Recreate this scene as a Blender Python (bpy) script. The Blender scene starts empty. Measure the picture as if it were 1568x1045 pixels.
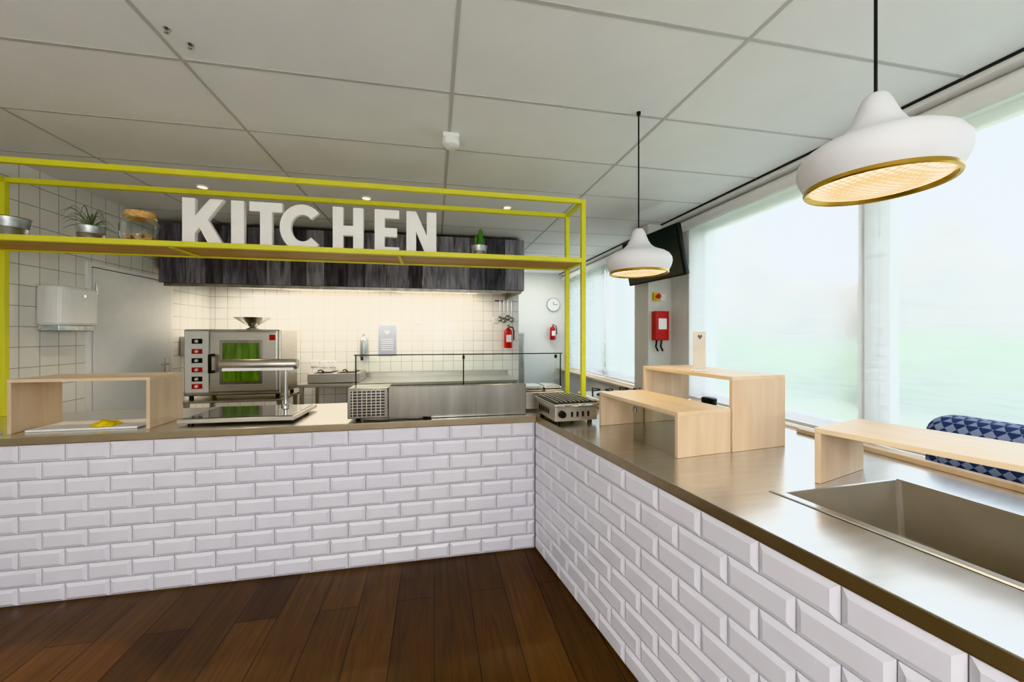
import bpy,bmesh,math,random
from mathutils import Vector,Matrix
random.seed(7)
S=bpy.context.scene
C=S.collection
# ------------------------------------------------------------------ materials
def srgb(h):
    h=h.lstrip('#');v=[int(h[i:i+2],16)/255 for i in (0,2,4)]
    return tuple((c/12.92 if c<=.04045 else ((c+.055)/1.055)**2.4) for c in v)+(1,)
def newmat(name):
    m=bpy.data.materials.new(name);m.use_nodes=True
    return m,m.node_tree,m.node_tree.nodes['Principled BSDF']
def N(nt,t,**k):
    n=nt.nodes.new(t)
    for a,b in k.items(): setattr(n,a,b)
    return n
def plain(name,col,rough=.5,metal=0,noise=.05,scale=12,bump=0,emit=None,es=0,stretch=None,coat=0):
    m,nt,b=newmat(name);c=srgb(col) if isinstance(col,str) else col
    tc=N(nt,'ShaderNodeTexCoord');mp=N(nt,'ShaderNodeMapping')
    nt.links.new(tc.outputs['Object'],mp.inputs[0])
    if stretch: mp.inputs['Scale'].default_value=stretch
    nz=N(nt,'ShaderNodeTexNoise');nz.inputs['Scale'].default_value=scale;nz.inputs['Detail'].default_value=5
    nt.links.new(mp.outputs[0],nz.inputs['Vector'])
    r=N(nt,'ShaderNodeValToRGB')
    r.color_ramp.elements[0].position=.3;r.color_ramp.elements[1].position=.7
    r.color_ramp.elements[0].color=tuple(x*(1-noise) for x in c[:3])+(1,)
    r.color_ramp.elements[1].color=tuple(min(1,x*(1+noise)) for x in c[:3])+(1,)
    nt.links.new(nz.outputs[0],r.inputs[0]);nt.links.new(r.outputs[0],b.inputs['Base Color'])
    b.inputs['Roughness'].default_value=rough;b.inputs['Metallic'].default_value=metal
    b.inputs['Coat Weight'].default_value=coat
    if bump:
        bp=N(nt,'ShaderNodeBump');bp.inputs['Strength'].default_value=bump;bp.inputs['Distance'].default_value=.004
        nt.links.new(nz.outputs[0],bp.inputs['Height']);nt.links.new(bp.outputs[0],b.inputs['Normal'])
    if emit: b.inputs['Emission Color'].default_value=srgb(emit);b.inputs['Emission Strength'].default_value=es
    return m
def posvec(nt,order):
    g=N(nt,'ShaderNodeNewGeometry');s=N(nt,'ShaderNodeSeparateXYZ');c=N(nt,'ShaderNodeCombineXYZ')
    nt.links.new(g.outputs['Position'],s.inputs[0])
    for i,o in enumerate(order): nt.links.new(s.outputs[o],c.inputs[i])
    return c
def tilemat(name,order,w=.15,h=.15,c1='#f1efe9',c2='#e9e7e1',gr='#aeaca6',mort=.003,offset=0,rough=.18,off=(0,0,0)):
    m,nt,b=newmat(name);c=posvec(nt,order);mp=N(nt,'ShaderNodeMapping');mp.inputs['Location'].default_value=off
    nt.links.new(c.outputs[0],mp.inputs[0])
    br=N(nt,'ShaderNodeTexBrick');br.offset=offset;br.inputs['Scale'].default_value=1
    br.inputs['Brick Width'].default_value=w;br.inputs['Row Height'].default_value=h;br.inputs['Mortar Size'].default_value=mort
    br.inputs['Mortar Smooth'].default_value=.2
    br.inputs['Color1'].default_value=srgb(c1);br.inputs['Color2'].default_value=srgb(c2);br.inputs['Mortar'].default_value=srgb(gr)
    nt.links.new(mp.outputs[0],br.inputs['Vector']);nt.links.new(br.outputs['Color'],b.inputs['Base Color'])
    b.inputs['Roughness'].default_value=rough
    bp=N(nt,'ShaderNodeBump',invert=True);bp.inputs['Strength'].default_value=.4;bp.inputs['Distance'].default_value=.003
    nt.links.new(br.outputs['Fac'],bp.inputs['Height']);nt.links.new(bp.outputs[0],b.inputs['Normal'])
    return m
def woodmat(name,c1,c2,scale=(6,60,6),rough=.45,bump=.1):
    m,nt,b=newmat(name)
    tc=N(nt,'ShaderNodeTexCoord');mp=N(nt,'ShaderNodeMapping');mp.inputs['Scale'].default_value=scale
    nt.links.new(tc.outputs['Object'],mp.inputs[0])
    nz=N(nt,'ShaderNodeTexNoise');nz.inputs['Scale'].default_value=1;nz.inputs['Detail'].default_value=6;nz.inputs['Distortion'].default_value=.6
    nt.links.new(mp.outputs[0],nz.inputs['Vector'])
    r=N(nt,'ShaderNodeValToRGB');r.color_ramp.elements[0].position=.3;r.color_ramp.elements[1].position=.7
    r.color_ramp.elements[0].color=srgb(c1);r.color_ramp.elements[1].color=srgb(c2)
    nt.links.new(nz.outputs[0],r.inputs[0]);nt.links.new(r.outputs[0],b.inputs['Base Color'])
    b.inputs['Roughness'].default_value=rough
    bp=N(nt,'ShaderNodeBump');bp.inputs['Strength'].default_value=bump;bp.inputs['Distance'].default_value=.003
    nt.links.new(nz.outputs[0],bp.inputs['Height']);nt.links.new(bp.outputs[0],b.inputs['Normal'])
    return m
def floormat():
    m,nt,b=newmat('oak_floor_dark')
    c=posvec(nt,(1,0,2))
    br=N(nt,'ShaderNodeTexBrick');br.offset=.37;br.inputs['Scale'].default_value=1
    br.inputs['Brick Width'].default_value=2.1;br.inputs['Row Height'].default_value=.19;br.inputs['Mortar Size'].default_value=.0022
    br.inputs['Color1'].default_value=srgb('#3d2912');br.inputs['Color2'].default_value=srgb('#5b3f1f');br.inputs['Mortar'].default_value=srgb('#0e0804')
    nt.links.new(c.outputs[0],br.inputs['Vector'])
    mp=N(nt,'ShaderNodeMapping');mp.inputs['Scale'].default_value=(3,45,1);nt.links.new(c.outputs[0],mp.inputs[0])
    nz=N(nt,'ShaderNodeTexNoise');nz.inputs['Scale'].default_value=1;nz.inputs['Detail'].default_value=8;nz.inputs['Distortion'].default_value=.8
    nt.links.new(mp.outputs[0],nz.inputs['Vector'])
    r=N(nt,'ShaderNodeValToRGB');r.color_ramp.elements[0].position=.25;r.color_ramp.elements[1].position=.75
    r.color_ramp.elements[0].color=(.5,.48,.44,1);r.color_ramp.elements[1].color=(1.3,1.27,1.2,1)
    nt.links.new(nz.outputs[0],r.inputs[0])
    mx=N(nt,'ShaderNodeMixRGB',blend_type='MULTIPLY');mx.inputs[0].default_value=1
    nt.links.new(br.outputs['Color'],mx.inputs[1]);nt.links.new(r.outputs[0],mx.inputs[2])
    nt.links.new(mx.outputs[0],b.inputs['Base Color'])
    b.inputs['Roughness'].default_value=.34
    bp=N(nt,'ShaderNodeBump',invert=True);bp.inputs['Strength'].default_value=.5;bp.inputs['Distance'].default_value=.003
    nt.links.new(br.outputs['Fac'],bp.inputs['Height']);nt.links.new(bp.outputs[0],b.inputs['Normal'])
    return m
def emis(name,col,s,pattern=False):
    m,nt,b=newmat(name);b.inputs['Base Color'].default_value=srgb(col);b.inputs['Emission Color'].default_value=srgb(col)
    b.inputs['Emission Strength'].default_value=s
    if pattern:
        b.inputs['Base Color'].default_value=srgb('#d9b777')
        tc=N(nt,'ShaderNodeTexCoord');v=N(nt,'ShaderNodeTexVoronoi');v.inputs['Scale'].default_value=62;v.inputs['Randomness'].default_value=.1
        nt.links.new(tc.outputs['Object'],v.inputs['Vector'])
        r=N(nt,'ShaderNodeValToRGB');r.color_ramp.elements[0].position=.16;r.color_ramp.elements[0].color=(1,.93,.72,1)
        r.color_ramp.elements[1].position=.6;r.color_ramp.elements[1].color=(.42,.27,.09,1)
        nt.links.new(v.outputs['Distance'],r.inputs[0]);nt.links.new(r.outputs[0],b.inputs['Emission Color'])
    return m
def glassmat(name,tint=(.95,.98,.97,1),gl=.12,cap=.22):
    m=bpy.data.materials.new(name);m.use_nodes=True;nt=m.node_tree;nt.nodes.clear()
    o=N(nt,'ShaderNodeOutputMaterial');t=N(nt,'ShaderNodeBsdfTransparent');g=N(nt,'ShaderNodeBsdfGlossy');mx=N(nt,'ShaderNodeMixShader')
    t.inputs[0].default_value=tint;g.inputs['Roughness'].default_value=.03
    lw=N(nt,'ShaderNodeLayerWeight');lw.inputs[0].default_value=gl
    mn=N(nt,'ShaderNodeMath',operation='MINIMUM');mn.inputs[1].default_value=cap
    nt.links.new(lw.outputs['Fresnel'],mn.inputs[0])
    nt.links.new(mn.outputs[0],mx.inputs[0]);nt.links.new(t.outputs[0],mx.inputs[1]);nt.links.new(g.outputs[0],mx.inputs[2]);nt.links.new(mx.outputs[0],o.inputs[0])
    return m
def blindmat():
    m=bpy.data.materials.new('roller_blind_mesh');m.use_nodes=True;nt=m.node_tree;nt.nodes.clear()
    o=N(nt,'ShaderNodeOutputMaterial');t=N(nt,'ShaderNodeBsdfRefraction');tr=N(nt,'ShaderNodeBsdfTranslucent');df=N(nt,'ShaderNodeBsdfDiffuse')
    m1=N(nt,'ShaderNodeMixShader');m2=N(nt,'ShaderNodeMixShader')
    tr.inputs[0].default_value=(.93,.95,.97,1);df.inputs[0].default_value=(.85,.86,.87,1);t.inputs[0].default_value=(1,1,1,1)
    t.inputs['Roughness'].default_value=.38;t.inputs['IOR'].default_value=1.12
    c=posvec(nt,(1,2,0));mp=N(nt,'ShaderNodeMapping');mp.inputs['Scale'].default_value=(6,60,1);nt.links.new(c.outputs[0],mp.inputs[0])
    nz=N(nt,'ShaderNodeTexNoise');nz.inputs['Scale'].default_value=1;nz.inputs['Detail'].default_value=4;nt.links.new(mp.outputs[0],nz.inputs['Vector'])
    r=N(nt,'ShaderNodeMapRange');r.inputs['From Min'].default_value=.3;r.inputs['From Max'].default_value=.7;r.inputs['To Min'].default_value=.42;r.inputs['To Max'].default_value=.60
    nt.links.new(nz.outputs[0],r.inputs[0]);nt.links.new(r.outputs[0],m2.inputs[0])
    m1.inputs[0].default_value=.10
    nt.links.new(tr.outputs[0],m1.inputs[1]);nt.links.new(df.outputs[0],m1.inputs[2])
    nt.links.new(m1.outputs[0],m2.inputs[1]);nt.links.new(t.outputs[0],m2.inputs[2]);nt.links.new(m2.outputs[0],o.inputs[0])
    return m
M={}
M['ceil']=plain('ceiling_tile_white','#ecedec',.9,noise=.02,scale=3,bump=.02)
M['bar']=plain('ceiling_bar','#c0c0bd',.6,noise=.02)
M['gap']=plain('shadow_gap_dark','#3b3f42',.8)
M['tileY']=tilemat('wall_tile_back',(0,2,1),off=(.02,.04,0))
M['tileX']=tilemat('wall_tile_side',(1,2,0),off=(.03,.04,0))
M['floor']=floormat()
M['paint']=plain('wall_paint_white','#e3e3df',.8,noise=.02)
M['paintg']=plain('pillar_paint','#d8d6cf',.8,noise=.02)
M['tile']=plain('subway_glaze','#dddce6',.20,noise=.02,scale=8,coat=.2)
M['grout']=plain('tile_grout','#a9a7ad',.9)
M['steel']=plain('brushed_steel','#b9b6b0',.38,.85,noise=.08,scale=6,stretch=(1,30,1),bump=.03)
M['steelx']=plain('brushed_steel_horizontal','#c2beb7',.32,.9,noise=.10,scale=6,stretch=(1,1,40),bump=.03)
M['steelp']=plain('brushed_steel_panel','#96938d',.28,1,noise=.25,scale=3,stretch=(3,1,.3),bump=.04)
M['steeld']=plain('steel_counter_top','#d2d0cd',.24,.88,noise=.06,scale=3,stretch=(2,12,2),bump=.03)
M['edge']=plain('counter_edge_steel','#a2957f',.34,.9,noise=.05)
M['chrome']=plain('chrome','#c9c9c9',.12,1,noise=.02)
M['galv']=plain('galvanised_metal','#b9bfc0',.4,.9,noise=.25,scale=30)
M['yellow']=plain('yellow_frame_paint','#dad74a',.45,noise=.03)
M['white']=plain('white_plastic','#ececea',.4,noise=.02)
M['whitel']=plain('white_letter_paint','#f7f7f5',.5,noise=.02)
M['black']=plain('black_plastic','#17181a',.4,noise=.1)
M['screen']=plain('tv_screen','#2b3538',.35,noise=.1)
M['red']=plain('red_enamel','#b81a1a',.35,noise=.05)
M['wood']=woodmat('light_oak_laminate','#c9ae8f','#d9c3a7',(14,14,1.5),.45,.04)
M['woodv']=woodmat('light_oak_top','#d2b896','#e1cdb1',(2,14,14),.35,.03)
M['shelf']=woodmat('shelf_board_tan','#bb9052','#cfa565',(2,25,10),.5,.05)
M['barn']=[woodmat('barn_wood_%d'%i,a,b,(28,28,3.5),.75,.3) for i,(a,b) in enumerate([('#5b5a62','#8a8892'),('#65646c','#a3a1a9'),('#49484f','#737179'),('#74727a','#aeacb3')])]
M['glass']=glassmat('clear_glass')
M['glassg']=glassmat('tinted_glass',(.82,.85,.85,1),.08)
M['glassj']=glassmat('jar_glass',(.90,.93,.92,1),.30,.6)
M['blind']=blindmat()
M['green']=plain('cactus_green','#4a7a3d',.6,noise=.2,scale=40)
M['leaf']=plain('airplant_leaf','#75836b',.6,noise=.2)
M['cork']=plain('cork','#d9ad76',.85,noise=.25,scale=60)
M['nuts']=plain('biscuits','#cda878',.8,noise=.3,scale=50,bump=.5)
M['gold']=plain('brass_ring','#c9a659',.28,1,noise=.03)
M['lampw']=plain('lamp_white_matte','#dcdde0',.45,noise=.01)
M['glow']=emis('lamp_diffuser','#ffe9b8',2.6,True)
M['spot']=emis('downlight_glow','#ffe2b0',14)
M['ovg']=plain('oven_window_green','#5a8030',.15,noise=.5,scale=5,stretch=(8,1,1),coat=.5)
M['cloth']=plain('yellow_cloth','#e0c51e',.8,noise=.15,scale=30)
M['paper']=plain('paper','#eeeeec',.7,noise=.01)
M['paperg']=plain('notice_grey','#a3aaba',.6,noise=.05)
M['darkgl']=plain('warming_glass_dark','#3d3f40',.1,noise=.05,coat=.6)
M['lilac']=plain('heart_print','#6a5560',.6)
M['door']=plain('door_paint','#e6e7e5',.45,noise=.02)
def patternmat():
    m,nt,b=newmat('blue_knit_pattern');tc=N(nt,'ShaderNodeTexCoord');mp=N(nt,'ShaderNodeMapping');mp.inputs['Rotation'].default_value=(math.radians(45),0,0)
    nt.links.new(tc.outputs['Object'],mp.inputs[0]);ck=N(nt,'ShaderNodeTexChecker');ck.inputs['Scale'].default_value=36
    ck.inputs['Color1'].default_value=srgb('#3a4870');ck.inputs['Color2'].default_value=srgb('#8f9cc0')
    nt.links.new(mp.outputs[0],ck.inputs[0]);nt.links.new(ck.outputs[0],b.inputs['Base Color']);b.inputs['Roughness'].default_value=.95
    return m
M['knit']=patternmat()
# ------------------------------------------------------------------ geometry helpers
def grp(name,loc=(0,0,0),rz=0,rx=0,ry=0):
    e=bpy.data.objects.new(name,None);e.empty_display_size=.1;e.location=loc;e.rotation_euler=(rx,ry,rz);C.objects.link(e);return e
def mesh(p,name,vs,fs,mat,bev=0,smooth=False,seg=2):
    me=bpy.data.meshes.new(name);me.from_pydata([tuple(v) for v in vs],[],fs);me.validate()
    bm=bmesh.new();bm.from_mesh(me);bmesh.ops.recalc_face_normals(bm,faces=bm.faces);bm.to_mesh(me);bm.free()
    if isinstance(mat,list):
        for k in mat: me.materials.append(k)
    else: me.materials.append(mat)
    if smooth:
        for f in me.polygons: f.use_smooth=True
    o=bpy.data.objects.new(name,me);C.objects.link(o)
    if p: o.parent=p
    if bev:
        b=o.modifiers.new('bevel','BEVEL');b.width=bev;b.segments=seg;b.limit_method='ANGLE'
    return o
def box(p,name,a,b,mat,bev=0,seg=2):
    x0,y0,z0=a;x1,y1,z1=b
    vs=[(x0,y0,z0),(x1,y0,z0),(x1,y1,z0),(x0,y1,z0),(x0,y0,z1),(x1,y0,z1),(x1,y1,z1),(x0,y1,z1)]
    return mesh(p,name,vs,[(0,3,2,1),(4,5,6,7),(0,1,5,4),(1,2,6,5),(2,3,7,6),(3,0,4,7)],mat,bev,seg=seg)
def prism(p,name,poly,z0,z1,mat,axis='Z',bev=0):
    n=len(poly)
    def T(a,b,c): return (a,b,c) if axis=='Z' else ((a,c,b) if axis=='Y' else (c,a,b))
    vs=[T(x,y,z0) for x,y in poly]+[T(x,y,z1) for x,y in poly]
    return mesh(p,name,vs,[tuple(range(n)),tuple(range(2*n-1,n-1,-1))]+[(i,(i+1)%n,n+(i+1)%n,n+i) for i in range(n)],mat,bev)
def lathe(p,name,prof,loc,mat,seg=48,axis='Z',close=False):
    vs=[];fs=[];n=len(prof)
    for r,z in prof:
        for i in range(seg):
            a=2*math.pi*i/seg;q=(r*math.cos(a),r*math.sin(a),z)
            if axis=='X': q=(q[2],q[0],q[1])
            if axis=='Y': q=(q[0],q[2],q[1])
            vs.append((q[0]+loc[0],q[1]+loc[1],q[2]+loc[2]))
    for j in range(n-1):
        for i in range(seg):
            k=(i+1)%seg;fs.append((j*seg+i,j*seg+k,(j+1)*seg+k,(j+1)*seg+i))
    if prof[0][0]>0 and close: fs.append(tuple(range(seg-1,-1,-1)))
    if prof[-1][0]>0 and close: fs.append(tuple(range((n-1)*seg,n*seg)))
    o=mesh(p,name,vs,fs,mat,smooth=True)
    es=o.modifiers.new('es','EDGE_SPLIT');es.split_angle=math.radians(40)
    return o
def cyl(p,name,loc,r,h,mat,axis='Z',seg=32,r2=None):
    return lathe(p,name,[(r,0),(r if r2 is None else r2,h)],loc,mat,seg,axis,True)
def tube(p,name,pts,r,mat,cyc=False,res=6):
    cu=bpy.data.curves.new(name,'CURVE');cu.dimensions='3D';cu.bevel_depth=r;cu.bevel_resolution=res;cu.use_fill_caps=True
    s=cu.splines.new('POLY');s.points.add(len(pts)-1)
    for q,v in zip(s.points,pts): q.co=(*v,1)
    s.use_cyclic_u=cyc
    t=bpy.data.objects.new(name,cu);C.objects.link(t);dg=bpy.context.evaluated_depsgraph_get()
    me=bpy.data.meshes.new_from_object(t.evaluated_get(dg));bpy.data.objects.remove(t);bpy.data.curves.remove(cu)
    me.materials.clear();me.materials.append(mat)
    for f in me.polygons: f.use_smooth=True
    o=bpy.data.objects.new(name,me);C.objects.link(o)
    if p:o.parent=p
    return o
# ------------------------------------------------------------------ room shell
CZ=2.637;WX=2.6;LX=-2.93;BY=5.83;FY=7.5;RY=-3.2
box(None,'floor',(LX-.15,RY-.15,-.1),(3.0,FY+.15,0),M['floor'])
box(None,'ceiling',(LX-.15,RY-.15,CZ),(2.50,FY+.15,CZ+.15),M['ceil'])
g=grp('trim_1')   # ceiling T-bars
for k in range(-3,2):
    X=.09+1.2*k
    if X>LX: box(g,'bar_long_%d'%k,(X-.008,RY,CZ-.003),(X+.008,FY,CZ+.001),M['bar'])
for k in range(-8,10):
    Y=1.99+.608*k
    if RY<Y<FY: box(g,'bar_cross_%d'%k,(LX,Y-.008,CZ-.0025),(2.49,Y+.008,CZ+.001),M['bar'])
g=grp('trim_2')   # ceiling edge profile by the windows
box(g,'edge_profile',(2.485,RY,CZ-.010),(2.50,FY,CZ+.02),M['gap'])
box(g,'pelmet',(2.50,RY,2.60),(2.66,FY,2.80),M['white'])
lathe(g,'cassette_roll',[(0,RY),(.052,RY),(.052,FY-.01),(0,FY-.01)],(2.59,0,2.545),M['white'],32,'Y')
box(None,'wall_left',(LX-.15,RY,0),(LX,FY,CZ),M['tileX'])
box(None,'wall_back',(LX,BY,0),(1.28,BY+.14,CZ),M['tileY'])
box(None,'wall_far',(1.28,FY,0),(2.85,FY+.15,CZ+.15),M['paint'])
box(None,'wall_passage',(1.14,BY+.14,0),(1.28,FY+.1,CZ),M['paint'])
box(None,'wall_rear',(LX,RY-.15,0),(2.85,RY,CZ+.15),M['paint'])
g=grp('wall_right')
box(g,'parapet',(2.62,RY,0),(2.85,FY,.70),M['paint'])
box(g,'lintel',(2.66,RY,2.52),(2.85,FY,2.9),M['paint'])
box(g,'pier_mid',(2.62,3.60,.70),(2.85,4.28,2.52),M['paint'])
box(g,'pier_far',(2.62,7.26,.70),(2.85,7.5,2.52),M['paint'])
box(g,'pier_rear',(2.62,RY,.70),(2.85,-1.41,2.52),M['paint'])
box(None,'wall_pillar',(2.33,3.9,0),(2.619,4.2,CZ-.001),M['paintg'],.004)
g=grp('trim_3')
box(g,'window_sill',(2.44,RY,.70),(2.66,FY,.725),M['wood'])
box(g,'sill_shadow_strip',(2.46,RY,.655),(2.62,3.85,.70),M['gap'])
wins=[(-1.41,.244),(.252,1.904),(1.912,3.57),(4.30,5.576),(5.584,7.25)]
for i,(a,b) in enumerate(wins):
    w=grp('window_%d'%(i+1))
    for n,p0,p1 in (('jamb_l',(2.70,a,.725),(2.76,a+.12,2.52)),('jamb_r',(2.70,b-.06,.725),(2.76,b,2.52)),('head',(2.70,a,2.46),(2.76,b,2.52)),('sill_bar',(2.70,a,.725),(2.76,b,.80))):
        box(w,n,p0,p1,M['white'],.004)
    bl=grp('roller_blind' )
    mesh(bl,'fabric',[(WX,a+.004,.76),(WX,b-.004,.76),(WX,b-.004,2.50),(WX,a+.004,2.50)],[(0,1,2,3)],M['blind'])
    box(bl,'bottom_bar',(WX-.008,a+.004,.745),(WX+.008,b-.004,.77),M['white'],.003)
# door
g=grp('door_1')
box(g,'leaf',(LX+.001,4.0,.02),(LX+.03,5.01,1.985),M['door'],.003)
for z in (.55,1.75):
    cyl(g,'hinge',(LX+.036,4.02,z),.009,.10,M['chrome'])
for n,a,b in (('gap_top',(4.0,1.985),(5.01,1.993)),('gap_a',(3.992,.0),(4.0,1.993)),('gap_b',(5.01,0),(5.018,1.993))):
    box(g,n,(LX,a[0],a[1]),(LX+.012,b[0],b[1]),M['gap'])
box(g,'frame_top',(LX,3.955,1.993),(LX+.022,5.055,2.03),M['white']);box(g,'frame_side_a',(LX,3.955,0),(LX+.022,3.992,1.993),M['white']);box(g,'frame_side_b',(LX,5.018,0),(LX+.022,5.055,1.993),M['white'])
box(g,'handle_plate',(LX+.03,4.90,.95),(LX+.036,4.94,1.15),M['chrome']);tube(g,'lever',[(LX+.03,4.92,1.08),(LX+.06,4.92,1.08),(LX+.06,4.80,1.08)],.008,M['chrome'])
# ------------------------------------------------------------------ counter
CT=.87;CB=.828;CL=LX+.004
fl=(.654,2.455);d=Vector((.148,-.989));n_=Vector((.989,.148))
L2=3.2
pr=(fl[0]+d.x*L2,fl[1]+d.y*L2)
cnt=grp('tiled_bar_counter')
ov=.012
top=[(fl[0]-.002,fl[1]-ov),(pr[0]-ov,pr[1]),(1.95,pr[1]),(1.95,3.2),(CL,3.2),(CL,fl[1]-ov)]
slab=prism(None,'steel_top',top,CB,CT,[M['steeld'],M['edge']],bev=.004)
sk=[(1.15,1.078),(1.655,1.10),(1.70,.34),(1.26,.34)]
cut=prism(None,'cut',sk,.5,1.2,M['steeld'])
bo=slab.modifiers.new('b','BOOLEAN');bo.object=cut;bo.operation='DIFFERENCE';bo.solver='EXACT'
slab.modifiers.move(1,0)
dg=bpy.context.evaluated_depsgraph_get();me=bpy.data.meshes.new_from_object(slab.evaluated_get(dg));slab.modifiers.clear();slab.data=me
for f in me.polygons: f.material_index=0 if f.normal.z>.5 else 1
bpy.data.objects.remove(cut);slab.parent=cnt
zb=.67
si=[(x,y) for x,y in sk]
cx=sum(p[0] for p in sk)/4;cy=sum(p[1] for p in sk)/4
lo=[(cx+(x-cx)*.95,cy+(y-cy)*.95) for x,y in sk]
sink=grp('steel_sink');sink.parent=cnt
M['basin']=plain('sink_basin_steel','#aaa396',.45,.6,noise=.08,scale=4,bump=.03)
mesh(sink,'bowl',[(x,y,CT+.001) for x,y in si]+[(x,y,zb) for x,y in lo],[(0,1,5,4),(1,2,6,5),(2,3,7,6),(3,0,4,7),(4,5,6,7)],M['basin'],.012)
def ring(k): return [(cx+(x-cx)*k[0],cy+(y-cy)*k[1]) for x,y in sk]
o1=ring((1.14,1.09))
mesh(sink,'flange',[(x,y,CT+.0015) for x,y in o1]+[(x,y,CT+.004) for x,y in ring((1.12,1.075))]+[(x,y,CT+.004) for x,y in ring((1.01,1.007))]+[(x,y,CT) for x,y in si],
  [(i,(i+1)%4,4+(i+1)%4,4+i) for i in range(4)]+[(4+i,4+(i+1)%4,8+(i+1)%4,8+i) for i in range(4)]+[(8+i,8+(i+1)%4,12+(i+1)%4,12+i) for i in range(4)],M['steeld'])
lathe(sink,'drain',[(0,.0),(.03,.0),(.04,.004),(.045,.002)],(cx,cy,zb+.001),M['chrome'])
prism(cnt,'carcass_back',[(CL,fl[1]+.012),(fl[0]+.012,fl[1]+.012),(fl[0]+.012,3.15),(CL,3.15)],0,.64,M['grout'])
prism(cnt,'front_board_a',[(CL,fl[1]+.010),(fl[0]+.02,fl[1]+.010),(fl[0]+.02,fl[1]+.05),(CL,fl[1]+.05)],0,CB,M['grout'])
a0=Vector(fl)+n_*.010
prism(cnt,'front_board_b',[tuple(a0),tuple(a0+d*L2),tuple(a0+d*L2+n_*.04),tuple(a0+n_*.04)],0,CB,M['grout'])
prism(cnt,'carcass_side',[tuple(a0+n_*.06),tuple(a0+n_*.06+d*L2),(1.93,pr[1]+.05),(1.93,3.15),(.72,3.15)],0,.60,M['grout'])
box(cnt,'back_apron',(1.91,pr[1]+.01,0),(1.94,3.19,CB),M['steel'])
def tiles(name,origin,dr,nr,length,flip=False):
    vs=[];fs=[];tw=.2;rh=CB/9;g_=.0012;bv=.017;hgt=.011
    for r in range(9):
        s=-(tw/2 if r%2 else 0)-.05
        while s<length:
            s0=max(s+g_,0);s1=min(s+tw-g_,length);s+=tw
            if s1-s0<.03: continue
            z0=r*rh+g_;z1=(r+1)*rh-g_
            base=len(vs)
            def P(a,z,h): q=Vector(origin)+dr*a+nr*h;return (q.x,q.y,z)
            bx=min(bv,(s1-s0)/3)
            for (a,z,h) in ((s0,z0,-.01),(s1,z0,-.01),(s1,z1,-.01),(s0,z1,-.01),(s0,z0,.001),(s1,z0,.001),(s1,z1,.001),(s0,z1,.001),(s0+bx,z0+bv,hgt),(s1-bx,z0+bv,hgt),(s1-bx,z1-bv,hgt),(s0+bx,z1-bv,hgt)):
                vs.append(P(a,z,h))
            for k in (0,4):
                for i in range(4):
                    j=(i+1)%4;fs.append((base+k+i,base+k+j,base+k+4+j,base+k+4+i))
            fs.append((base+8,base+9,base+10,base+11))
    return mesh(cnt,name,vs,fs,M['tile'])
tiles('subway_tiles_front',(fl[0]-.009,fl[1]),Vector((-1,0)),Vector((0,-1)),fl[0]-LX-.02)
tiles('subway_tiles_side',(fl[0],fl[1]-.009),d,-n_,L2-.01)
box(cnt,'rear_wood_edging',(1.93,pr[1],CT),(1.965,1.75,CT+.022),M['wood'],.003)
# ------------------------------------------------------------------ yellow frame shelf
g=grp('yellow_frame_shelf')
t=.034
def rail(n,a,b): box(g,n,a,b,M['yellow'],.003)
x0,x1=-2.76,1.12;yf,yb=2.735,3.125
for X in (x0,x1-t):
    for nm,Y in (('front',yf),('back',yb-t)):
        rail('post_'+nm,(X,Y,CT+.0005),(X+t,Y+t,2.42))
for nm,z in (('top',2.39),('shelf',1.945)):
    rail(nm+'_rail_front',(x0+t,yf+.001,z),(x1-t,yf+t-.001,z+t));rail(nm+'_rail_back',(x0+t,yb-t+.001,z),(x1-t,yb-.001,z+t))
    for X in (x0,x1-t): rail(nm+'_tie',(X+.001,yf+t,z),(X+t-.001,yb-t,z+t))
for X in (-1.62,-.25,): rail('shelf_brace',(X,yf+t,1.94),(X+.022,yb-t,1.952))
box(g,'shelf_board',(x0+t,yf+t,1.953),(x1-t,yb-t,1.972),M['shelf'])
# ------------------------------------------------------------------ KITCHEN letters
SZ=1.9725
g=grp('kitchen_sign_letters',(0,2.90,SZ))
H=.33;D=.035
def let(n,poly,x): prism(g,n,[(x+a,b) for a,b in poly],0,D,M['whitel'],'Y',.003)
w=.25;s=.075
let('letter_k',[(0,0),(s,0),(s,.10),(.10,.135),(.165,0),(.255,0),(.15,.19),(.245,H),(.16,H),(.075,.215),(s,H),(0,H)],-1.62)
let('letter_i',[(0,0),(.08,0),(.08,H),(0,H)],-1.335)
let('letter_t',[(.065,0),(.14,0),(.14,H-.065),(.205,H-.065),(.205,H),(0,H),(0,H-.065),(.065,H-.065)],-1.225)
arc=[];R1=.155;cxx=.15
for i in range(25):
    a=math.radians(42+276*i/24);arc.append((cxx+R1*.93*math.cos(a),H/2+.002+R1*1.06*math.sin(a)))
for i in range(25):
    a=math.radians(318-276*i/24);arc.append((cxx+(R1*.93-.072)*math.cos(a),H/2+.002+(R1*1.06-.072)*math.sin(a)))
let('letter_c',arc,-1.045)
let('letter_h',[(0,0),(.07,0),(.07,.13),(.135,.13),(.135,0),(.205,0),(.205,H),(.135,H),(.135,.20),(.07,.20),(.07,H),(0,H)],-.70)
let('letter_e',[(0,0),(.17,0),(.17,.062),(.07,.062),(.07,.135),(.155,.135),(.155,.20),(.07,.20),(.07,H-.062),(.17,H-.062),(.17,H),(0,H)],-.42)
let('letter_n',[(0,0),(.07,0),(.07,.18),(.145,0),(.215,0),(.215,H),(.145,H),(.145,.16),(.07,H),(0,H)],-.20)
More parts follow.
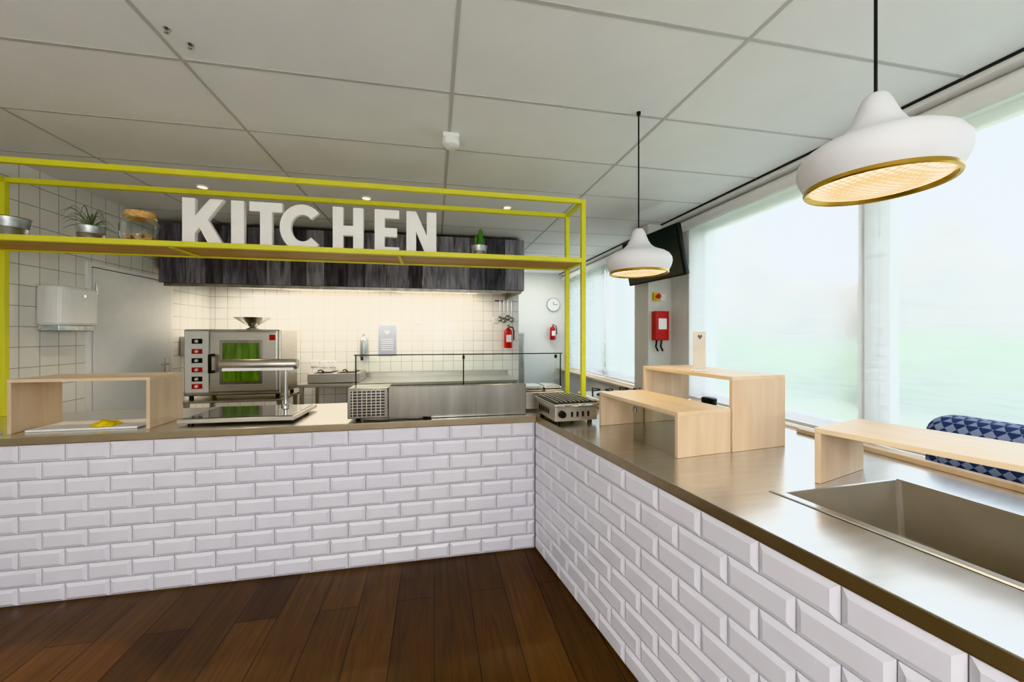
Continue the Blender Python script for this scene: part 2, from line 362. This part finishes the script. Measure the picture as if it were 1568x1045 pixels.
# ------------------------------------------------------------------ shelf objects
def bucket(name,x,y,r,h):
    g=grp(name,(x,y,SZ));lathe(g,'pail',[(0,.002),(r*.72,.0),(r*.74,.004),(r*.86,h*.55),(r*.89,h*.57),(r*.88,h*.6),(r*.98,h*.97),(r*1.03,h*.985),(r*1.0,h),(r*.95,h*.98),(r*.8,h*.8),(0,h*.8)],(0,0,0),M['galv'],40)
    return g
b1=bucket('galvanised_plant_pot',-2.57,2.95,.085,.15)
g=bucket('potted_air_plant',-2.14,2.93,.072,.115)
for i in range(26):
    a=random.uniform(0,6.28);ln=random.uniform(.10,.22);up=random.uniform(.02,.12);pts=[]
    if abs(a)<.6 or a>5.7: ln=.13
    for k in range(6):
        q=k/5;pts.append((math.cos(a)*ln*q,math.sin(a)*ln*q*.4,.10+up*math.sin(q*2.6)*1.3-.02*q))
    vs=[];fs=[]
    pr_=Vector((-math.sin(a),math.cos(a),0))
    for k,q in enumerate(pts):
        ww=.0045*(1-k/5)+.0008
        vs+= [tuple(Vector(q)+pr_*ww),tuple(Vector(q)-pr_*ww),tuple(Vector(q)+Vector((0,0,-ww)))]
    for k in range(5):
        for u,v in ((0,1),(1,2),(2,0)): fs.append((k*3+u,k*3+v,k*3+3+v,k*3+3+u))
    mesh(g,'leaf_%d'%i,vs,fs,M['leaf'],smooth=True)
g=grp('glass_cookie_jar',(-1.87,2.93,SZ))
lathe(g,'jar',[(0,.003),(.085,.0),(.098,.012),(.102,.06),(.102,.13),(.096,.152),(.084,.166),(.080,.180),(.083,.184)],(0,0,0),M['glassj'])
lathe(g,'cork_lid',[(0,.176),(.072,.176),(.076,.19),(.078,.216),(.073,.222),(0,.222)],(0,0,0),M['cork'])
for i in range(44):
    a=random.uniform(0,6.28);r=.072*math.sqrt(random.random());z=.018+.016*(i//11)
    o=lathe(g,'biscuit_%d'%i,[(0,-.006),(.016,-.006),(.019,0),(.016,.006),(0,.006)],(0,0,0),M['nuts'],12)
    o.location=(r*math.cos(a),r*math.sin(a),z);o.rotation_euler=(random.uniform(-1,1),random.uniform(-1,1),0)
g=bucket('potted_cactus',.335,2.93,.062,.105)
def cact(n,x,y,z,r,h):
    vs=[];fs=[];seg=24;K=8
    for k in range(K+1):
        q=k/K;rr=r*math.sqrt(max(0,1-max(0,(q-.7)/.3)**2))*(.85+.15*min(1,q*3))
        for i in range(seg):
            a=2*math.pi*i/seg;r3=rr*(1+.12*math.cos(a*8));vs.append((x+r3*math.cos(a),y+r3*math.sin(a),z+h*q))
    for k in range(K):
        for i in range(seg): j=(i+1)%seg;fs.append((k*seg+i,k*seg+j,(k+1)*seg+j,(k+1)*seg+i))
    mesh(g,n,vs,fs,M['green'],smooth=True)
cact('stem_main',.012,0,.08,.017,.16);cact('stem_side',-.022,.005,.08,.012,.105);cact('stem_small',.0,-.025,.08,.010,.07)
g=grp('glass_bowl',(.93,2.95,SZ));lathe(g,'bowl',[(0,.002),(.03,.0),(.045,.02),(.05,.045),(.047,.045),(.042,.022),(0,.006)],(0,0,0),M['glassj'])
# ------------------------------------------------------------------ hood
g=grp('extractor_hood')
hz0,hz1,hy,hx1=1.962,2.60,4.77,1.12
X=LX+.05;i=0
while X<hx1-.01:
    ww=random.choice([.16,.19,.22,.25]);e=min(X+ww,hx1)
    o=box(g,'plank_%d'%i,(X+.0015,hy-random.uniform(0,.006),hz0),(e-.0015,hy+.025,hz1),M['barn'][i%4 if random.random()>.3 else random.randint(0,3)],.002)
    X=e;i+=1
Y=hy+.026
while Y<BY-.02:
    e=min(Y+.2,BY-.001);box(g,'side_plank_%d'%i,(hx1-.025,Y+.0015,hz0),(hx1,e-.0015,hz1),M['barn'][i%4],.002);Y=e;i+=1
HL=LX+.08
box(g,'steel_lip',(HL,hy+.026,hz0-.035),(hx1-.03,hy+.06,hz0+.04),M['steelp'],.003)
box(g,'steel_lip_side',(hx1-.06,hy+.06,hz0-.035),(hx1-.03,BY-.01,hz0+.04),M['steelp'],.003)
box(g,'steel_plenum',(HL,hy+.06,hz0+.10),(hx1-.06,BY-.01,hz0+.14),M['steelx'])
for k in range(7):
    xa=-2.4+k*.48
    mesh(g,'filter_%d'%k,[(xa,5.0,hz0+.09),(xa+.46,5.0,hz0+.09),(xa+.46,5.45,hz0+.02),(xa,5.45,hz0+.02)],[(0,1,2,3)],M['steelx'])
tubeM=emis('fluorescent_tube','#ffe9c8',5)
for xx in (-1.9,-.5): box(g,'light_strip',(xx,5.50,hz0+.03),(xx+1.1,5.56,hz0+.06),tubeM)
# ------------------------------------------------------------------ combi oven
g=grp('combi_oven')
ox0,ox1,oy0,oy1,oz0,oz1=-2.66,-1.70,4.79,5.33,.73,1.46
box(g,'body',(ox0,oy0,oz0),(ox1,oy1,oz1),M['steelx'],.015,3)
box(g,'control_panel',(ox0+.02,oy0-.02,oz0+.04),(ox0+.25,oy0+.001,oz1-.02),M['white'],.006)
for z,c in ((1.33,'black'),(1.22,'red'),(1.12,'black'),(1.02,'red'),(.92,'black'),(.84,'red')):
    box(g,'display',(ox0+.09,oy0-.026,z-.026),(ox0+.19,oy0-.019,z+.026),M[c],.003)
    lathe(g,'knob',[(0,-.045),(.014,-.045),(.017,-.03),(.017,-.02)],(ox0+.14,oy0,z),M['white'],20,'Y')
box(g,'door',(ox0+.27,oy0-.05,oz0+.04),(ox1-.02,oy0-.002,oz1-.02),M['steelx'],.012,3)
box(g,'door_gasket',(ox0+.37,oy0-.056,oz0+.13),(ox1-.17,oy0-.049,oz1-.12),M['steelp'],.01)
box(g,'door_glass',(ox0+.40,oy0-.060,oz0+.16),(ox1-.20,oy0-.055,oz1-.15),M['ovg'],.004)
box(g,'badge',(ox1-.10,oy0-.057,oz1-.12),(ox1-.04,oy0-.049,oz1-.06),M['red'],.004)
tube(g,'handle',[(ox0+.31,oy0-.05,1.18),(ox0+.31,oy0-.12,1.18),(ox0+.31,oy0-.12,1.0),(ox0+.31,oy0-.05,1.0)],.016,M['black'])
for xx in (ox0+.05,ox1-.05):
    for yy in (oy0+.05,oy1-.05): cyl(g,'foot',(xx,yy,.6805),.02,.06,M['black'])
g=grp('oven_stand')
box(g,'shelf_top',(ox0-.02,oy0-.03,.655),(ox1+.02,oy1+.02,.68),M['steelx'],.004)
for xx in (ox0,ox1-.04):
    for yy in (oy0,oy1-.04): box(g,'leg',(xx,yy,0),(xx+.04,yy+.04,.655),M['steelx'])
box(g,'lower_shelf',(ox0,oy0,.2),(ox1,oy1,.22),M['steelx'])
g=grp('steel_mixing_bowl',(-2.08,5.02,oz1))
lathe(g,'stem_base',[(0,0),(.07,0),(.07,.01),(.03,.03),(.05,.045)],(0,0,0),M['steel']);lathe(g,'bowl',[(.05,.045),(.10,.075),(.19,.135),(.20,.14),(.19,.142),(.09,.08),(0,.06)],(0,0,0),M['chrome'])
box(None,'wall_box',(LX+.001,5.2,1.15),(LX+.10,5.42,1.38),M['steel'],.01)
# ------------------------------------------------------------------ back worktable + cookers
g=grp('steel_worktable')
box(g,'top',(-1.62,5.05,.76),(1.1,5.80,.80),M['steelx'],.004)
for xx in (-1.6,-.3,1.04):
    for yy in (5.08,5.72): box(g,'leg',(xx,yy,0),(xx+.04,yy+.04,.76),M['steelx'])
box(g,'undershelf',(-1.6,5.1,.25),(1.06,5.75,.27),M['steelx'])
box(g,'upstand',(-1.62,5.78,.80),(1.1,5.80,.86),M['steelx'])
g=grp('deep_fryer')
box(g,'body',(-1.52,5.10,.801),(-.92,5.60,.92),M['steelx'],.01)
box(g,'basin',(-1.47,5.14,.90),(-1.24,5.5,.925),M['black'],.01);box(g,'basin_b',(-1.20,5.14,.90),(-.97,5.5,.925),M['black'],.01)
for xx in (-1.36,-1.08):
    box(g,'basket',(xx-.08,5.2,.925),(xx+.08,5.45,.94),M['steel'],.005);tube(g,'basket_handle',[(xx,5.2,.94),(xx,5.08,.97),(xx,4.98,.97)],.008,M['black'])
# ------------------------------------------------------------------ wall accessories
g=grp('soap_dispenser',(-.98,BY-.05,1.10))
lathe(g,'bottle',[(0,0),(.05,0),(.055,.02),(.055,.22),(.04,.26),(.018,.28),(.018,.31)],(0,0,0),M['galv']);tube(g,'pump',[(0,0,.31),(0,0,.36),(0,-.05,.355)],.008,M['white'])
box(g,'bracket',(-.06,-.01,-.02),(.06,.045,0),M['chrome'])
box(g,'back_plate',(-.03,.04,0),(.03,.048,.32),M['white'])
g=grp('wall_notice');box(g,'sheet',(-.79,BY-.012,1.11),(-.54,BY-.002,1.54),M['paperg'],.002)
prism(g,'heart',[(-.665,1.40),(-.70,1.44),(-.69,1.465),(-.665,1.45),(-.64,1.465),(-.63,1.44)],BY-.014,BY-.011,M['white'],'Y')
for k in range(6): box(g,'text_line',(-.75,BY-.0135,1.33-k*.03),(-.58,BY-.0118,1.338-k*.03),M['paper'])
for i,(x,z) in enumerate(((-.24,1.60),(.92,1.62),(-1.52,.99),(-1.40,.99),(-1.64,1.0))):
    g=grp('wall_socket',(x,BY,z));box(g,'plate',(-.045,-.012,-.045),(.045,-.001,.045),M['white'],.006);lathe(g,'inset',[(0,-.010),(.02,-.010),(.024,-.0135),(.026,-.012)],(0,0,0),M['paperg'],20,'Y')
def exting(name,x,y,z,s=1):
    g=grp(name,(x,y,z));g.scale=(s,s,s)
    lathe(g,'cylinder',[(0,0),(.055,.0),(.062,.012),(.062,.24),(.05,.275),(.02,.295),(.018,.31)],(0,0,0),M['red'])
    box(g,'valve',(-.02,-.02,.305),(.02,.02,.335),M['chrome'],.004);box(g,'lever',(-.01,-.08,.335),(.01,.02,.347),M['black'],.003);box(g,'lever_low',(-.01,-.07,.312),(.01,0,.32),M['black'],.003)
    tube(g,'hose',[(.02,0,.32),(.07,-.01,.31),(.085,-.02,.25),(.08,-.03,.12)],.009,M['black'])
    box(g,'label',(-.04,-.065,.09),(.04,-.058,.2),M['white'],.004);box(g,'bracket',(-.03,.055,.1),(.03,.078,.24),M['chrome'])
exting('fire_extinguisher',1.10,BY-.08,1.20)
exting('fire_extinguisher',2.33,FY-.08,1.30,.9)
g=grp('utensil_rack');box(g,'rail',(.9,BY-.05,1.91),(1.25,BY-.03,1.925),M['chrome'])
box(g,'rail_mount_a',(.92,BY-.03,1.91),(.94,BY-.001,1.925),M['chrome']);box(g,'rail_mount_b',(1.2,BY-.03,1.91),(1.22,BY-.001,1.925),M['chrome'])
for k,(xx,ln) in enumerate(((.98,.26),(1.04,.28),(1.10,.24),(1.16,.27))):
    tube(g,'handle_%d'%k,[(xx,BY-.055,1.92),(xx,BY-.06,1.92-ln)],.006,M['chrome'])
    o=lathe(g,'head_%d'%k,[(0,-.02),(.03,-.015),(.042,.005),(.04,.007),(0,-.012)],(xx,BY-.07,1.90-ln),M['steelp'],20,'Y' )
g=grp('wall_clock',(2.36,FY,2.01));lathe(g,'rim',[(0,-.03),(.10,-.03),(.13,-.035),(.135,-.02),(.135,-.001)],(0,0,0),M['white'],40,'Y')
lathe(g,'bezel',[(.125,-.033),(.13,-.04),(.138,-.03),(.138,-.001)],(0,0,0),M['galv'],40,'Y')
box(g,'hand_h',(-.004,-.034,0),(.004,-.031,.06),M['black']);box(g,'hand_m',(0,-.034,-.004),(.09,-.031,.004),M['black'])
g=grp('paper_towel_dispenser',(LX,3.715,1.43))
prism(g,'shell',[(.001,-.185),(.13,-.175),(.165,-.14),(.175,-.08),(.175,.08),(.165,.14),(.13,.175),(.001,.185)],.04,.35,M['white'],bev=.035)
prism(g,'base',[(.001,-.165),(.12,-.15),(.15,-.12),(.15,.12),(.12,.15),(.001,.165)],.0,.05,M['galv'],bev=.004)
box(g,'lock',(.175,-.01,.27),(.179,.01,.29),M['chrome'])
g=grp('tall_fridge');box(g,'body',(1.33,7.0,0),(1.65,7.45,1.45),M['paperg'],.02);box(g,'door',(1.34,6.97,.05),(1.64,6.999,1.43),M['steel'],.01);box(g,'handle',(1.60,6.93,.8),(1.62,6.97,1.2),M['chrome'],.004)
g=grp('fire_hose_box');box(g,'case',(2.37,3.81,1.34),(2.53,3.899,1.66),M['red'],.008);box(g,'plate',(2.40,3.806,1.46),(2.50,3.811,1.58),M['white'],.002)
for xx in (2.41,2.47): tube(g,'strap',[(xx,3.86,1.34),(xx-.01,3.86,1.27),(xx+.015,3.86,1.22)],.009,M['black'])
g=grp('emergency_stop_button');box(g,'plate',(2.38,3.87,1.78),(2.46,3.899,1.87),plain('signal_yellow','#e3b91c',.4),.005);lathe(g,'button',[(0,-.05),(.022,-.05),(.028,-.04),(.02,-.03),(.015,-.0)],(2.42,3.87,1.825),M['red'],24,'Y')
box(None,'light_switch',(2.475,3.885,1.78),(2.54,3.899,1.86),M['white'],.004)
g=grp('wall_mounted_tv',(2.19,3.58,2.19),rz=math.radians(95),rx=0)
tv=grp('tv_tilt');tv.parent=g;tv.rotation_euler=(math.radians(-12),0,0)
box(tv,'housing',(-.45,-.02,-.24),(.45,.03,.24),M['black'],.012);box(tv,'screen',(-.43,.030,-.22),(.43,.034,.22),M['screen'])
box(tv,'back_hump',(-.2,-.05,-.1),(.2,-.02,.1),M['black'],.01)
tube(g,'arm',[(0,-.03,0),(.24,-.10,0),(.33,-.15,0)],.02,M['black'])
# ------------------------------------------------------------------ things on left counter
def bridge(name,loc,rz,Lx,Wy,h,t=.018):
    g=grp(name,loc,rz)
    box(g,'top',(0,0,h-t),(Lx,Wy,h),M['woodv'],.0015);box(g,'end_left',(0,0,0),(t,Wy,h-t),M['wood'],.0015);box(g,'end_right',(Lx-t,0,0),(Lx,Wy,h-t),M['wood'],.0015)
    return g
g=bridge('oak_counter_riser',(-2.22,2.53,CT+.0005),0,.65,.29,.292)
g=grp('serving_board',(-2.17,2.56,CT+.0005));box(g,'board',(0,0,0),(.52,.22,.012),M['paper'],.004)
g=grp('folded_yellow_cloth',(-1.90,2.58,CT+.0125))
vs=[];fs=[]
for j in range(9):
    for i in range(13):
        x=i/12*.11;y=j/8*.09;z=.010+.020*math.sin(i*.26)*math.sin(j*.39)+.004*math.sin(i*1.1+j*.5)
        if i in(0,12) or j in (0,8): z=.001
        vs.append((x+.006*math.sin(j),y+.006*math.sin(i),z))
for j in range(8):
    for i in range(12): a=j*13+i;fs.append((a,a+1,a+14,a+13))
mesh(g,'cloth',vs,fs,M['cloth'],smooth=True)
g=grp('menu_card_holder',(-2.32,2.50,CT+.0005));box(g,'base',(-.05,-.01,0),(.06,.06,.01),M['white'],.002)
box(g,'card',(-.05,.02,.01),(.06,.035,.20),M['paper'],.002);prism(g,'heart',[(.01,.13),(-.01,.155),(-.005,.168),(.01,.16),(.025,.168),(.03,.155)],.017,.0205,M['lilac'],'Y')
g=grp('heated_display_plate',(-1.46,2.56,CT+.0005),math.radians(-2))
for xx in (.05,.58):
    for yy in (.05,.36): cyl(g,'foot',(xx,yy,0),.015,.012,M['black'])
box(g,'frame',(0,0,.012),(.63,.42,.038),M['steelx'],.005);box(g,'glass_plate',(.02,.02,.038),(.61,.40,.041),M['darkgl'],.001)
tube(g,'pole',[(.46,.33,.03),(.46,.33,.32)],.013,M['chrome']);lathe(g,'pole_collar',[(.03,.04),(.03,.05),(.014,.06)],(.46,.33,0),M['chrome'])
lathe(g,'lamp_beam',[(0,0),(.028,0),(.034,.008),(.034,.462),(.028,.47),(0,.47)],(.08,.29,.335),M['steelx'],32,'X')
box(g,'beam_reflector',(.10,.262,.292),(.53,.318,.312),M['white'],.004)
# topping unit
g=grp('refrigerated_topping_unit',(-.52,2.50,CT+.0005))
for xx in (.04,1.36):
    for yy in (.14,.33): cyl(g,'foot',(xx,yy,0),.015,.014,M['black'])
box(g,'front_panel',(.24,0.0,.0),(1.12,.022,.205),M['steelp'],.004)
box(g,'cold_deck',(.24,0.022,.014),(1.12,.37,.12),M['steel'],.005)
for k in range(5): box(g,'food_pan_back_%d'%k,(.26+k*.17,.07,.12),(.41+k*.17,.34,.135),M['chrome'],.006)
box(g,'compressor_housing',(0,0,.014),(.238,.20,.20),M['steelp'],.005)
for r in range(9):
    box(g,'vent_slat_%d'%r,(.02,-.004,.03+r*.018),(.218,.001,.038+r*.018),M['black'])
for r in range(7):
    box(g,'vent_bar_%d'%r,(.03+r*.027,-.007,.028),(.034+r*.027,-.003,.185),M['steelx'])
box(g,'low_deck',(1.122,.10,.014),(1.42,.37,.13),M['steelx'],.005)
for k in range(2): box(g,'food_pan_%d'%k,(1.14+k*.14,.12,.13),(1.27+k*.14,.32,.165),M['chrome'],.01)
gl=M['glass']
box(g,'glass_front',(.0,.20,.13),(1.44,.204,.392),gl)
box(g,'glass_end_r',(1.436,.204,.14),(1.44,.37,.388),gl)
for xx in (.01,.72,1.43): tube(g,'glass_post',[(xx,.21,.12),(xx,.21,.39)],.004,M['black'])
for xx in (.05,.72,1.39): box(g,'glass_clip',(xx-.008,.192,.36),(xx+.008,.21,.385),M['black'],.002)
tube(g,'glass_rail',[(0,.2,.394),(1.44,.2,.394)],.0035,M['black'])
tube(g,'power_cable',[(.10,-.02,.006),(.2,-.04,.004),(.3,-.03,.004),(.42,-.045,.004),(.5,-.02,.004),(.45,-.01,.01)],.004,M['black'])
# ------------------------------------------------------------------ grill on corner
g=grp('electric_contact_grill',(.69,2.15,CT+.0005),math.radians(4))
for xx in (.03,.24):
    for yy in (.04,.30): cyl(g,'foot',(xx,yy,0),.014,.02,M['black'])
box(g,'body',(0,0,.02),(.27,.34,.105),M['steelx'],.006)
for k in range(4): box(g,'vent_%d'%k,(.10+k*.035,-.002,.045),(.112+k*.035,.002,.075),M['black'])
for k in range(5): box(g,'side_vent_%d'%k,(-.002,.10+k*.04,.05),(.002,.12+k*.04,.08),M['black'])
lathe(g,'knob',[(0,-.03),(.018,-.03),(.022,-.015),(.022,0)],(.04,0,.065),M['black'],24,'Y')
box(g,'tray_rim',(-.010,-.012,.105),(.282,.345,.125),M['steel'],.006)
box(g,'grill_plate',(.0,.0,.125),(.27,.335,.13),M['black'])
for k in range(9): box(g,'rib_%d'%k,(.015+k*.028,.01,.13),(.023+k*.028,.325,.137),M['steel'],.002)
tube(g,'side_handle',[(.06,-.012,.115),(.06,-.04,.118),(.21,-.04,.118),(.21,-.012,.115)],.006,M['chrome'])
g=grp('gas_hob',(1.16,2.60,CT+.0005))
M_=M['steelx'];box(g,'base',(0,0,0),(.5,.42,.06),M_,.008)
for xx in (.13,.37):
    lathe(g,'burner',[(0,.075),(.03,.075),(.045,.068),(.05,.06)],(xx,.21,0),M['black'])
    for a in range(4):
        aa=a*math.pi/2+.4;tube(g,'grate_arm',[(xx+.11*math.cos(aa),.21+.11*math.sin(aa),.06),(xx+.11*math.cos(aa),.21+.11*math.sin(aa),.10),(xx+.03*math.cos(aa),.21+.03*math.sin(aa),.10)],.005,M['black'])
# ------------------------------------------------------------------ risers on right counter
rA=math.radians(96.5)
M['woodl']=woodmat('light_oak_riser_top','#d2b896','#e1cdb1',(2,14,14),.35,.03)
def riser(name,x,y,L,W,h,ang):
    g=grp(name,(x,y,CT+.0005),ang)
    t=.018
    box(g,'top',(0,-W,h-t),(L,0,h),M['woodl'],.0015);box(g,'end_near',(0,-W,0),(t,0,h-t),M['wood'],.0015);box(g,'end_far',(L-t,-W,0),(L,0,h-t),M['wood'],.0015)
    return g
g=riser('oak_counter_riser',1.02,1.475,.64,.292,.197,rA)
box(g,'glass_side',(.02,-.010,.0),(.32,-.005,.172),M['glassg']);box(g,'glass_clip',(.30,-.014,.14),(.32,-.002,.165),M['chrome'],.002)
g=riser('oak_counter_riser',1.316,1.505,.64,.325,.34,rA)
def far_anchor(x,y,L,ang): return (x-L*math.cos(ang),y-L*math.sin(ang))
a_=math.radians(106);ax,ay=far_anchor(1.335,1.14,.86,a_)
riser('oak_counter_riser',ax,ay,.86,.33,.197,a_)
g=grp('menu_card_holder',(1.36,1.78,CT+.341),math.radians(-10));box(g,'base',(-.035,-.02,0),(.035,.03,.008),M['white'],.002);box(g,'card',(-.033,0,.008),(.033,.01,.205),plain('card_cream','#d9cfc0',.7),.002)
prism(g,'heart',[(.0,.165),(-.012,.18),(-.008,.19),(0,.184),(.008,.19),(.012,.18)],-.002,.0005,M['lilac'],'Y')
for i,(x,y,r,h) in enumerate(((1.50,2.28,.04,.15),(1.63,2.3,.035,.12))):
    g=grp('steel_milk_jug',(x,y,CT+.0005));lathe(g,'body',[(0,.0),(r,.0),(r*1.05,.01),(r*.95,h*.6),(r*.8,h*.85),(r*.9,h),(r*.85,h),(r*.75,h*.85),(0,h*.8)],(0,0,0),M['chrome'])
    tube(g,'handle',[(r*.9,0,h*.8),(r*1.7,0,h*.75),(r*1.6,0,h*.25),(r,0,h*.15)],.005,M['chrome'])
g=grp('tea_tin',(1.78,2.24,CT+.0005));lathe(g,'tin',[(0,0),(.045,0),(.045,.09),(.047,.09),(.047,.11),(.04,.115),(0,.115)],(0,0,0),M['black'])
# ------------------------------------------------------------------ armchair behind the counter
g=grp('patterned_armchair',(2.27,.80,0))
def soft(n,a,b,bev,mat): 
    o=box(g,n,a,b,mat,bev,6)
    for f in o.data.polygons: f.use_smooth=True
    return o
soft('backrest',(-.14,-.55,.50),(.06,.55,1.05),.09,M['knit'])
soft('seat_cushion',(-.20,-.50,.40),(.15,.50,.52),.04,M['knit'])
box(g,'seat_frame',(-.20,-.52,.34),(.15,.52,.40),M['wood'],.01)
for xx in (-.17,.11):
    for yy in (-.48,.44): box(g,'leg',(xx,yy,0),(xx+.04,yy+.04,.34),M['wood'],.005)
# ------------------------------------------------------------------ pendant lamps
prof=[(.010,.268),(.020,.266),(.028,.258),(.036,.240),(.044,.218),(.053,.196),(.066,.174),(.086,.156),(.112,.143),(.140,.132),(.161,.118),(.173,.098),(.175,.080),(.171,.060),(.162,.040),(.156,.028)]
def pendant(x,y,z):
    g=grp('pendant_lamp',(x,y,z))
    lathe(g,'shade',prof,(0,0,-.02),M['lampw'],72)
    lathe(g,'brass_ring',[(.157,.008),(.159,-.002),(.156,-.006),(.150,-.004),(.144,.006)],(0,0,0),M['gold'],72)
    lathe(g,'diffuser',[(.145,.006),(.12,-.002),(.08,-.008),(.04,-.011),(0,-.012)],(0,0,0),M['glow'],64)
    tube(g,'cord',[(0,0,.245),(0,0,CZ-z-.02)],.004,M['black']);lathe(g,'canopy',[(.004,-.02),(.010,-.016),(.012,-.0)],(0,0,CZ-z),M['black'],24)
    l=bpy.data.lights.new('bulb','SPOT');l.energy=12;l.color=(1,.8,.5);l.spot_size=2.4;l.spot_blend=.8;l.shadow_soft_size=.1
    o=bpy.data.objects.new('bulb',l);o.parent=g;o.location=(0,0,-.03);C.objects.link(o)
pendant(1.174,.83,1.805);pendant(1.113,1.96,1.742)
# ------------------------------------------------------------------ ceiling fixtures
def down(x,y,e=12,size=1.5,rot=(0,0,0),col=(1,.82,.55),bl=.5):
    g=grp('recessed_downlight',(x,y,CZ));lathe(g,'trim_ring',[(.045,.0),(.045,-.006),(.035,-.012),(.03,-.004)],(0,0,0),M['white'],32);lathe(g,'lens',[(.03,-.005),(0,-.006)],(0,0,0),M['spot'],24)
    l=bpy.data.lights.new('lamp','SPOT');l.energy=e;l.color=col;l.spot_size=size;l.spot_blend=bl;l.shadow_soft_size=.02
    o=bpy.data.objects.new('lamp',l);o.parent=g;o.location=(0,0,-.02);o.rotation_euler=rot;C.objects.link(o)
for x,y in ((-1.89,3.65),(.69,3.66),(-.6,3.66)): down(x,y,30)
down(-1.75,1.30,110,.64,(0,0,0),(1,.72,.42),.12)  # added spot out of view, stands in for the sun patch on the floor
down(.2,1.1,40,.75,(math.radians(4),0,0),(1,.78,.50),1.0)
g=grp('smoke_detector',(.10,2.40,CZ));box(g,'bracket',(-.05,-.03,-.03),(.05,.03,-.001),M['white'],.006);lathe(g,'head',[(0,-.09),(.03,-.09),(.05,-.075),(.055,-.05),(.05,-.03),(0,-.03)],(0,0,0),M['white'])
for x,y in ((-1.06,1.80),(-1.02,1.88)):
    g=grp('sprinkler_head',(x,y,CZ));lathe(g,'rosette',[(.014,-.001),(.010,-.005),(.004,-.008),(.004,-.016),(.009,-.018),(0,-.02)],(0,0,0),M['chrome'],20)
gm=emis('fill_globe_glow','#fff1dc',6)
for x,y,col in ((-1.3,-1.3,(1,.94,.88)),(.3,-2.2,(.92,.96,1))):  # unseen globes added behind the camera as fill to brighten the ceiling
    g=grp('fill_globe_pendant',(x,y,1.95));lathe(g,'globe',[(0,-.15)]+[(.15*math.cos(math.radians(a)),.15*math.sin(math.radians(a))) for a in range(-80,81,10)]+[(0,.15)],(0,0,0),gm,40)
    tube(g,'cord',[(0,0,.15),(0,0,CZ-1.95)],.004,M['black'])
    l=bpy.data.lights.new('globe_fill','POINT');l.energy=58;l.color=col;l.shadow_soft_size=.2
    o=bpy.data.objects.new('globe_fill',l);o.parent=g;o.location=(0,0,-.40);C.objects.link(o)
# ------------------------------------------------------------------ outside
box(None,'lawn_ground',(3.2,-40,-.35),(80,60,-.3),plain('lawn','#a3b094',.9,noise=.3,scale=.6))
def hedge(name,x,y0,y1,h,col,seed,amp=1.0):
    rnd=random.Random(seed);vs=[];fs=[];n=160;K=14
    ph=[(rnd.uniform(.2,1.0),rnd.uniform(0,6.28),rnd.uniform(.2,1)) for _ in range(9)]
    for i in range(n+1):
        y=y0+(y1-y0)*i/n;hh=max(.6,h+amp*sum(a*math.sin(f*y+p) for f,p,a in ph)/4)
        for k in range(K+1):
            q=k/K;vs.append((x+.8*math.sin(q*3.0)*-1+.25*math.sin(y*3+q*9),y,-.3+hh*q))
    for i in range(n):
        for k in range(K): a=i*(K+1)+k;fs.append((a,a+1,a+K+2,a+K+1))
    mesh(None,name,vs,fs,plain(name+'_leaves',col,.9,noise=.5,scale=.7),smooth=True)
hedge('garden_hedge',9,-25,30,1.5,'#7f9070',3,.5)
hedge('tree_line',16,-40,50,5.6,'#847970',5,5.0)
# ------------------------------------------------------------------ lights
def area(name,loc,rot,sx,sy,e,col):
    l=bpy.data.lights.new(name,'AREA');l.shape='RECTANGLE';l.size=sx;l.size_y=sy;l.energy=e;l.color=col
    o=bpy.data.objects.new(name,l);o.location=loc;o.rotation_euler=rot;C.objects.link(o);return o
area('hood_light',(-1.0,5.40,1.95),(math.radians(12),0,0),3.2,.2,26,(1,.91,.76))
area('rear_fill_light',(-.4,-2.4,2.6),(0,0,0),1.2,1.2,45,(.95,.97,1))  # unseen fill added behind the camera to brighten the interior
area('passage_luminaire',(1.9,6.6,2.6),(0,0,0),.6,.6,10,(1,.97,.92))
w=bpy.data.worlds.new('sky');S.world=w;w.use_nodes=True;nt=w.node_tree;bg=nt.nodes['Background']
tc=N(nt,'ShaderNodeTexCoord');sp=N(nt,'ShaderNodeSeparateXYZ');r=N(nt,'ShaderNodeValToRGB')
nt.links.new(tc.outputs['Generated'],sp.inputs[0]);nt.links.new(sp.outputs[2],r.inputs[0])
r.color_ramp.elements[0].position=0;r.color_ramp.elements[0].color=(.87,.93,1,1);r.color_ramp.elements[1].position=.6;r.color_ramp.elements[1].color=(.76,.87,1,1)
nt.links.new(r.outputs[0],bg.inputs[0]);bg.inputs[1].default_value=3.5
l=bpy.data.lights.new('sun','SUN');l.energy=1.6;l.angle=.05;l.color=(1,.96,.9);o=bpy.data.objects.new('sun',l);o.rotation_euler=(math.radians(20),math.radians(-45),0);C.objects.link(o)
# ------------------------------------------------------------------ camera
cam=bpy.data.cameras.new('camera');cam.sensor_width=36;cam.lens=13.55;cam.shift_y=-.00606;cam.clip_start=.02
co=bpy.data.objects.new('camera',cam);co.location=(0,0,1.40);co.rotation_euler=(math.radians(90),0,math.radians(-11.4));C.objects.link(co);S.camera=co
S.view_settings.view_transform='Khronos PBR Neutral';S.view_settings.exposure=.3
